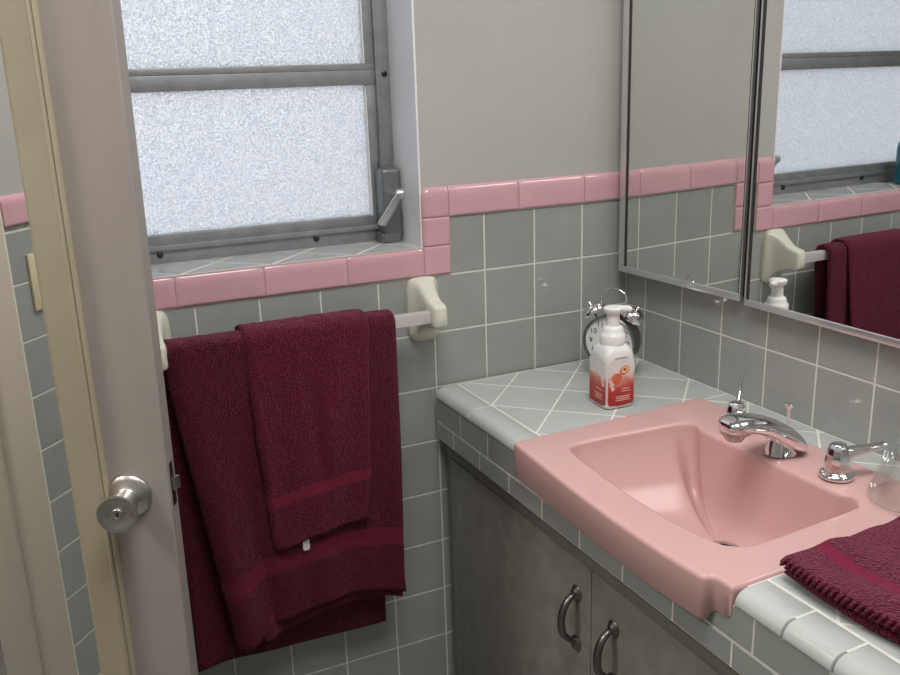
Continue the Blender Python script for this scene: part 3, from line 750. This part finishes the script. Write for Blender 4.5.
dA = cab_door(.021,.5035); dB = cab_door(.5055,.985); cab_door(.987,CE)
def pull(s, zt, par):
    f = lambda t,h,z: CW(s+t, CN+h, zt+z)
    bm = B()
    pts = [(0,.004,-.010),(.0,.013,-.0135),(.0005,.0225,-.024),(.0005,.028,-.040),(.0,.0285,-.056),(-.0005,.0255,-.072),(0,.017,-.083),(0,.0075,-.0905),(0,.005,-.096)]
    P_ = spline([f(*p) for p in pts], 5); m_ = len(P_)
    rr = [lerp(.0050,.0072,math.sin(PI*i/(m_-1))) for i in range(m_)]
    tube(bm, P_, rr, 12, flat=.8)
    p = obj('pull', bm, M['pull'], par, smooth=60)
    for zc_ in (-.0085,-.0975):
        bm = B()
        lathe(bm, [(.0125,0),(.0130,.0014),(.0110,.0036),(.0090,.0044),(.0075,.0070),(.0035,.0085)], f(0,0,zc_), f(0,1,0)-f(0,0,0), 22)
        obj('rosette', bm, M['pull'], p, smooth=40)
pull(.4665,-.5120,dA); pull(.5625,-.5185,dB)

# ------------------------------------------------------------------ medicine cabinet
mc = thing('medicine_cabinet', RW(.46,0,-.14), 'chrome edged mirror cabinet mounted on the tiled wall above the faucet', 'cabinet')
bm = B(); box(bm, RW, (.024,.0005,-.135), (.92,.0125,.74)); obj('cabinet_body', bm, M['gap_shade'], mc, smooth=0)  # body coloured dark to give the gap between the doors its shade
def mdoor(s0, n0, s1, n1, zb, zt, wl_, wb_, wr_, gm):
    dvec = Vector((s1-s0, n1-n0)); Ln = dvec.length; du = dvec/Ln; dn_ = Vector((-du.y, du.x))
    F_ = lambda a,h,z: RW(s0+du.x*a+dn_.x*h, n0+du.y*a+dn_.y*h, z)
    bm = B()
    box(bm, F_, (0,-.004,zb), (wl_,.0028,zt), .001); box(bm, F_, (wl_,-.004,zb), (Ln-wr_,.0028,zb+wb_), .001); box(bm, F_, (Ln-wr_,-.004,zb), (Ln,.0028,zt), .001); box(bm, F_, (wl_,-.004,zt-wb_), (Ln-wr_,.0028,zt), .001)
    d_ = obj('mirror_door', bm, M['frame_chrome'], mc)
    bm = B(); a,b_ = wl_, Ln-wr_; g = .0048  # dark strips paint the shaded gap between frame and glass
    box(bm, F_, (a,-.003,zb+wb_), (a+g,.0012,zt-wb_)); obj('gap_shade_strip', bm, M['gap_shade'], d_, smooth=0)
    bm = B(); box(bm, F_, (b_-g*.6,-.003,zb+wb_), (b_,.0012,zt-wb_)); obj('gap_shade_strip', bm, M['gap_shade'], d_, smooth=0)
    bm = B(); box(bm, F_, (a+g,-.003,zb+wb_-.001), (b_-g*.6,0,zt-wb_)); obj('mirror_glass', bm, gm, d_, smooth=0)
mdoor(.0215,.0329,.3480,.0193,-.1415,.75,.0170,.0125,.0028,M['mirror'])
mdoor(.3570,.0180,.915,.0180,-.1465,.75,.0030,.0115,.0125,M['mirror_b'])

# ------------------------------------------------------------------ soap bottle
sb0 = RW(.244,.2125,ZC+.0005)
sb = thing('soap_bottle', sb0, 'white foaming soap bottle with peach red label standing on the counter', 'soap bottle')
SA = math.radians(-24.4+22)
def SBF(x,y,z):
    c,s_ = math.cos(SA), math.sin(SA); return sb0+Vector((x*c-y*s_, x*s_+y*c, z))
def sq_ring(hw, r, z, n=7):
    out = []
    for cx,cy,a0 in ((1,1,0),(-1,1,PI/2),(-1,-1,PI),(1,-1,3*PI/2)):
        for k in range(n):
            a = a0+PI/2*k/(n-1); out.append(SBF(cx*(hw-r)+r*math.cos(a), cy*(hw-r)+r*math.sin(a), z))
    return out
bm = B()
hw = .0298
loft(bm, [sq_ring(a,r,z) for a,r,z in ((.0255,.010,0),(.0285,.0105,.0015),(hw,.011,.006),(hw,.011,.085),(hw-.0003,.0115,.0945),(.0280,.0125,.1025),(.0245,.0140,.1090),(.0215,.0165,.1125),(.0205,.0204,.1145))])
obj('body', bm, M['plastic_w'], sb, smooth=50)
def panel(rot):                     # arched label panel on one face, slightly proud
    a = rot*PI/2; c_, s_ = math.cos(a), math.sin(a)
    Fp = lambda x,h,z: SBF(x*c_+(hw+h)*s_, x*s_-(hw+h)*c_, z)
    w = .0262; pts = [(-w,.012),(-w*.9,.0075),(0,.0060) if 0 else (-w*.3,.0055),(w*.3,.0055),(w*.9,.0075),(w,.012),(w,.086)]
    for k in range(9): t = k/8; pts.append((w*(1-2*t), .086+.0115*math.sin(PI*t)))
    bm = B(); loft(bm, [[Fp(x,-.0005,z) for x,z in pts],[Fp(x,.0004,z) for x,z in pts]])
    return obj('label', bm, M['soap_label'], sb, smooth=0), Fp
def disc(bm, Fp, x, z, r, h, a0=0, a1=2*PI, n=18, sx=1, sz=1, rot=0):
    pts = []
    for k in range(n if a1-a0 > 6.2 else n+1):
        a = a0+(a1-a0)*k/n; u, v = r*sx*math.cos(a), r*sz*math.sin(a); pts.append((x+u*math.cos(rot)-v*math.sin(rot), z+u*math.sin(rot)+v*math.cos(rot)))
    loft(bm, [[Fp(u,.0003,v) for u,v in pts],[Fp(u,h,v) for u,v in pts]])
for rot in (0,3):
    lb, Fp = panel(rot)
    if rot == 0:
        bm = B(); disc(bm, Fp, -.010, .056, .0105, .0007); obj('peach', bm, M['peach'], lb, smooth=0)
        bm = B(); disc(bm, Fp, .006, .0705, .0105, .0009, sx=1, sz=.72, rot=.5); o = obj('peach_slice', bm, M['peach'], lb, smooth=0)
        bm = B(); disc(bm, Fp, .0068, .0712, .0085, .0011, sx=1, sz=.66, rot=.5); o2 = obj('peach_slice', bm, M['peach_pale'], lb, smooth=0)
        bm = B(); disc(bm, Fp, .0062, .0720, .0034, .0013, sx=1, sz=.7, rot=.5); obj('peach_stone', bm, M['peach_deep'], lb, smooth=0)
        bm = B()
        for x,w_,z in ((.010,.014,.036),(.010,.018,.0315),(.004,.030,.022),(.004,.026,.0185),(.004,.030,.015)): box(bm, Fp, (x-w_/2,.0003,z), (x+w_/2,.0006,z+.0013))
        obj('small_print', bm, M['print_pale'], lb, smooth=0)
        bm = B(); box(bm, Fp, (-.014,.0003,.0925), (.012,.0006,.0937)); obj('top_print', bm, M['print_grey'], lb, smooth=0)
        bm = B()
        for x,z,r in ((-.0195,.046,.0035),(-.0175,.0385,.0030),(-.022,.053,.0025)):
            for k in range(5): disc(bm, Fp, x+r*.8*math.cos(k*1.257), z+r*.8*math.sin(k*1.257), r*.62, .0010, n=8)
        obj('blossom', bm, M['print_pale'], lb, smooth=0)
    else:
        bm = B()
        for x,w_,z in ((.006,.020,.034),(.004,.024,.025),(.004,.020,.021),(.004,.024,.017)): box(bm, Fp, (x-w_/2,.0003,z), (x+w_/2,.0006,z+.0013))
        obj('small_print', bm, M['print_pale'], lb, smooth=0)
        bm = B()
        for x,z,r in ((.019,.046,.0035),(.017,.053,.0028)):
            for k in range(5): disc(bm, Fp, x+r*.8*math.cos(k*1.257), z+r*.8*math.sin(k*1.257), r*.62, .0010, n=8)
        obj('blossom', bm, M['print_pale'], lb, smooth=0)
bm = B(); lathe(bm, [(.0195,.1115),(.0222,.1130),(.0226,.1150),(.0226,.1290),(.0215,.1310),(.0190,.1330),(.0180,.1400),(.0165,.1430),(.0120,.1455),(.0118,.1475)], sb0, (0,0,1), 40); obj('pump_collar', bm, M['plastic_pump'], sb, smooth=45)
bm = B(); lathe(bm, [(.0112,.1450),(.0112,.1660),(.0150,.1690),(.0170,.1720),(.0172,.1765),(.0150,.1788),(.010,.1795)], sb0, (0,0,1), 36)
ph = obj('pump_head', bm, M['plastic_pump'], sb, smooth=45)
nd = Vector((.93,-.36,0)); c = sb0+Vector((0,0,.1738))
bm = B(); tube(bm, [c+nd*.008, c+nd*.018, c+nd*.027, c+nd*.0315+Vector((0,0,-.002))], [.0078,.0068,.0058,.0050], 16); obj('nozzle', bm, M['plastic_pump'], ph)

# ------------------------------------------------------------------ alarm clock
kb = RW(.130,.128,ZC)
ck = thing('alarm_clock', kb, 'chrome twin bell alarm clock behind the white soap bottle in the corner', 'clock')
ca = math.radians(-24.4-33)
fn_ = Vector((math.sin(ca), -math.cos(ca), 0)); fr = Vector((math.cos(ca), math.sin(ca), 0))   # face normal, and along the dial
cc = kb+Vector((0,0,.077))
KF = lambda x,h,z: cc+fr*x+fn_*h+Vector((0,0,z))
bm = B(); lathe(bm, [(.020,-.030),(.044,-.028),(.0500,-.022),(.0515,-.012),(.0515,.012),(.0530,.015),(.0530,.019),(.0500,.021),(.0485,.0185),(.0480,.0150)], cc, fn_, 56); obj('case', bm, M['clock_case'], ck, smooth=45)
bm = B(); lathe(bm, [(.0482,.0140),(.0482,.0152),(.001,.0153)], cc, fn_, 56); dl = obj('dial', bm, M['dial'], ck, smooth=30)
bm = B()
for k in range(1,13):
    cu = bpy.data.curves.new('n','FONT'); cu.body = str(k); cu.size = .0145; cu.align_x = 'CENTER'; cu.align_y = 'CENTER'; cu.extrude = .0002
    to = bpy.data.objects.new('n', cu); COL.objects.link(to); dg = bpy.context.evaluated_depsgraph_get()
    me = bpy.data.meshes.new_from_object(to.evaluated_get(dg)); a = PI/2-k*PI/6
    for v in me.vertices: v.co = KF(v.co.x+.0375*math.cos(a), .0156+v.co.z, v.co.y+.0375*math.sin(a))
    bm.from_mesh(me); bpy.data.objects.remove(to); bpy.data.meshes.remove(me); bpy.data.curves.remove(cu)
obj('numerals', bm, M['ink'], dl, smooth=0)
def hand(a, l, w):
    bm = B(); ux, uz = math.cos(a), math.sin(a)
    pts = [(-.006,-w*.5),(-.006,w*.5),(l*.7,w*.5),(l,0),(l*.7,-w*.5)]
    loft(bm, [[KF(p*ux-q_*uz, h, p*uz+q_*ux) for p,q_ in pts] for h in (.0160,.0168)]); obj('clock_hand', bm, M['ink'], dl, smooth=0)
hand(PI/2-2.4, .024, .0035); hand(PI/2-4.1, .034, .0026)
for sgn in (-1,1):
    bc = KF(sgn*.038, -.002, .0495); ax = (fr*(sgn*.62)+Vector((0,0,1))).normalized()
    bm = B(); lathe(bm, [(.0235,-.001),(.0240,.0010),(.0230,.0070),(.0195,.0125),(.0130,.0160),(.005,.0172),(.0018,.0172),(.0020,.0190),(.0035,.0205),(.0035,.0235),(.001,.025)], bc, ax, 36); b_ = obj('bell', bm, M['chrome'], ck, smooth=60)
    bm = B(); tube(bm, [bc-ax*.014, bc+ax*.002], .0022, 10); obj('bell_post', bm, M['clock_case'], b_)
    bm = B(); tube(bm, [KF(sgn*.029,-.004,-.040), KF(sgn*.039,-.004,-.0705), KF(sgn*.040,-.004,-.0765)], [.0036,.003,.0042], 12); obj('leg', bm, M['clock_case'], ck)
bm = B(); P_ = [KF(-.026,-.004,.073)]+[KF(-.0265*math.cos(PI*k/14)*1.0, -.004, .0800+.0205*math.sin(PI*k/14)) for k in range(15)]+[KF(.026,-.004,.073)]
P_ = [KF(-.026,-.004,.066)]+P_+[KF(.026,-.004,.066)]
tube(bm, P_, .0018, 10); obj('carry_handle', bm, M['chrome'], ck)
bm = B(); tube(bm, [KF(0,-.002,.050), KF(0,-.002,.0655)], .0016, 8); lathe(bm, [(.0035,-.004),(.0045,0),(.0035,.004)], KF(0,-.002,.066), fr, 12); obj('hammer', bm, M['chrome'], ck)

# ------------------------------------------------------------------ glass tumbler (upside down)
gc = RW(.7705,.1065,ZC+.0098)
bm = B(); lathe(bm, [(.0535,0),(.0575,.0006),(.0570,.006),(.0520,.022),(.0445,.045),(.0370,.070),(.0330,.083),(.0305,.088),(.0240,.0895),(.0200,.0865),(.0002,.0862),(.0002,.0830),(.0260,.0825),(.0295,.079),(.0335,.068),(.0410,.044),(.0485,.021),(.0535,.006)], gc, (0,0,1), 64, caps=False)
V_ = list(bm.verts); n_ = 64
ringA, ringB = V_[:n_], V_[-n_:]
for i in range(n_): bm.faces.new((ringA[i], ringA[(i+1)%n_], ringB[(i+1)%n_], ringB[i]))
g = obj('drinking_glass', bm, M['glass'], smooth=60)
put(g, 'clear flared glass standing upside down on the sink ledge beside the faucet', 'glass')

# ------------------------------------------------------------------ folded towel on the counter
FT = towel_mat('maroon_terry_folded', srgb(70,12,34), srgb(142,42,72), bands=((.235,.325),))
def ply(zb, ds, dn, th):
    def fn(a, t):               # a along s, t from the front edge backwards
        s = lerp(.8175+ds, 1.30, a); n = lerp(.3985+dn, .185, t) + .010*a
        n += .006*math.sin(a*11)*(1-t)
        z = zb + .0022*math.sin(s*48)*math.cos(n*37) + .0015*math.sin(n*90+s*20) - .0015*math.exp(-((t-.28)/.06)**2)
        q = max(0, (.05-t)/.05); z -= .003*q*q
        return RW(s, n, z)
    return fn
zt = ZC+.0045
ft = cloth('folded_towel', ply(zt+.0205, 0, 0, 0), 150, 90, .0088, FT, edge=.007, la=.48, lt=.21, fuzz=.0009)
put(ft, 'folded maroon towel lying on the counter edge beside the sink bowl', 'towel')
cloth('folded_layer', ply(zt+.0062, .0035, -.004, 0), 120, 60, .0080, FT, ft, edge=.006, la=.48, lt=.21, fuzz=.0009)
bm = B()                                               # whipped hem along the front edge
for i in range(58):
    s = .8245+i*.0082; n = .3990+.010*((s-.8175)/.4825)+.006*math.sin((s-.8175)/.4825*11); z = zt+.0195
    tube(bm, [RW(s-.0035,n-.0035,z-.0050), RW(s-.0015,n+.0022,z-.0020), RW(s+.0020,n+.0015,z+.0032), RW(s+.0040,n-.0055,z+.0062)], [.0012,.0020,.0020,.0011], 7)
obj('hem_stitching', bm, FT, ft, smooth=60)

# ------------------------------------------------------------------ light
w = bpy.data.worlds.new('sky'); S.world = w; w.use_nodes = True; nt = w.node_tree; L = nt.links
bg = nt.nodes['Background']; tc = node(nt, 'ShaderNodeTexCoord'); sp_ = node(nt, 'ShaderNodeSeparateXYZ'); L.new(tc.outputs['Generated'], sp_.inputs['Vector'])
rp = node(nt, 'ShaderNodeValToRGB'); mr_ = node(nt, 'ShaderNodeMapRange'); mr_.inputs['From Min'].default_value = -1; L.new(sp_.outputs['Z'], mr_.inputs['Value']); L.new(mr_.outputs['Result'], rp.inputs['Fac'])
e = rp.color_ramp.elements; e[0].position = 0; e[0].color = (.55,.55,.60,1); e[1].position = 1; e[1].color = (.75,.87,1.0,1)
for p_, c_ in ((.40,(.72,.72,.80,1)), (.50,(1.0,.99,.97,1)), (.60,(.88,.94,1.0,1))):
    x = e.new(p_); x.color = c_
L.new(rp.outputs['Color'], bg.inputs['Color']); bg.inputs['Strength'].default_value = 1.5
def lamp(name, loc, rot, size, power, col, sy=None):
    l = bpy.data.lights.new(name, 'AREA'); l.energy = power; l.color = col; l.size = size
    if sy: l.shape = 'RECTANGLE'; l.size_y = sy
    o = bpy.data.objects.new(name, l); COL.objects.link(o); o.location = loc; o.rotation_euler = rot; return o
lamp('hall_lamp', (-2.15,-.38,2.35), (0,0,0), .3, 20, (1,.96,.92))
lamp('ceiling_lamp', (-.72,-1.05,2.42), (0,0,0), .75, 24.5, (1,.985,.965))

# ------------------------------------------------------------------ camera
C = Vector((-1.0969,-1.5234,.2466+Z0)); yaw, pitch, roll, fpx = .4263, .2793, .0328, 905.13
cy, sy_, cp, sp2 = math.cos(yaw), math.sin(yaw), math.cos(pitch), math.sin(pitch)
f_ = Vector((sy_*cp, cy*cp, -sp2)); r_ = Vector((cy,-sy_,0)); d_ = f_.cross(r_)
r2 = r_*math.cos(roll)+d_*math.sin(roll); d2 = -r_*math.sin(roll)+d_*math.cos(roll)
mw = Matrix.Identity(4)
for i in range(3): mw[i][0] = r2[i]; mw[i][1] = -d2[i]; mw[i][2] = -f_[i]; mw[i][3] = C[i]
cam = bpy.data.cameras.new('camera'); cam.sensor_width = 36; cam.sensor_fit = 'HORIZONTAL'; cam.lens = fpx*36/900; cam.clip_start = .02
co = bpy.data.objects.new('camera', cam); COL.objects.link(co); co.matrix_world = mw; S.camera = co

vs = S.view_settings; vs.view_transform = 'Standard'; vs.look = 'None'; vs.exposure = 0.0; vs.gamma = 1; vs.use_curve_mapping = False
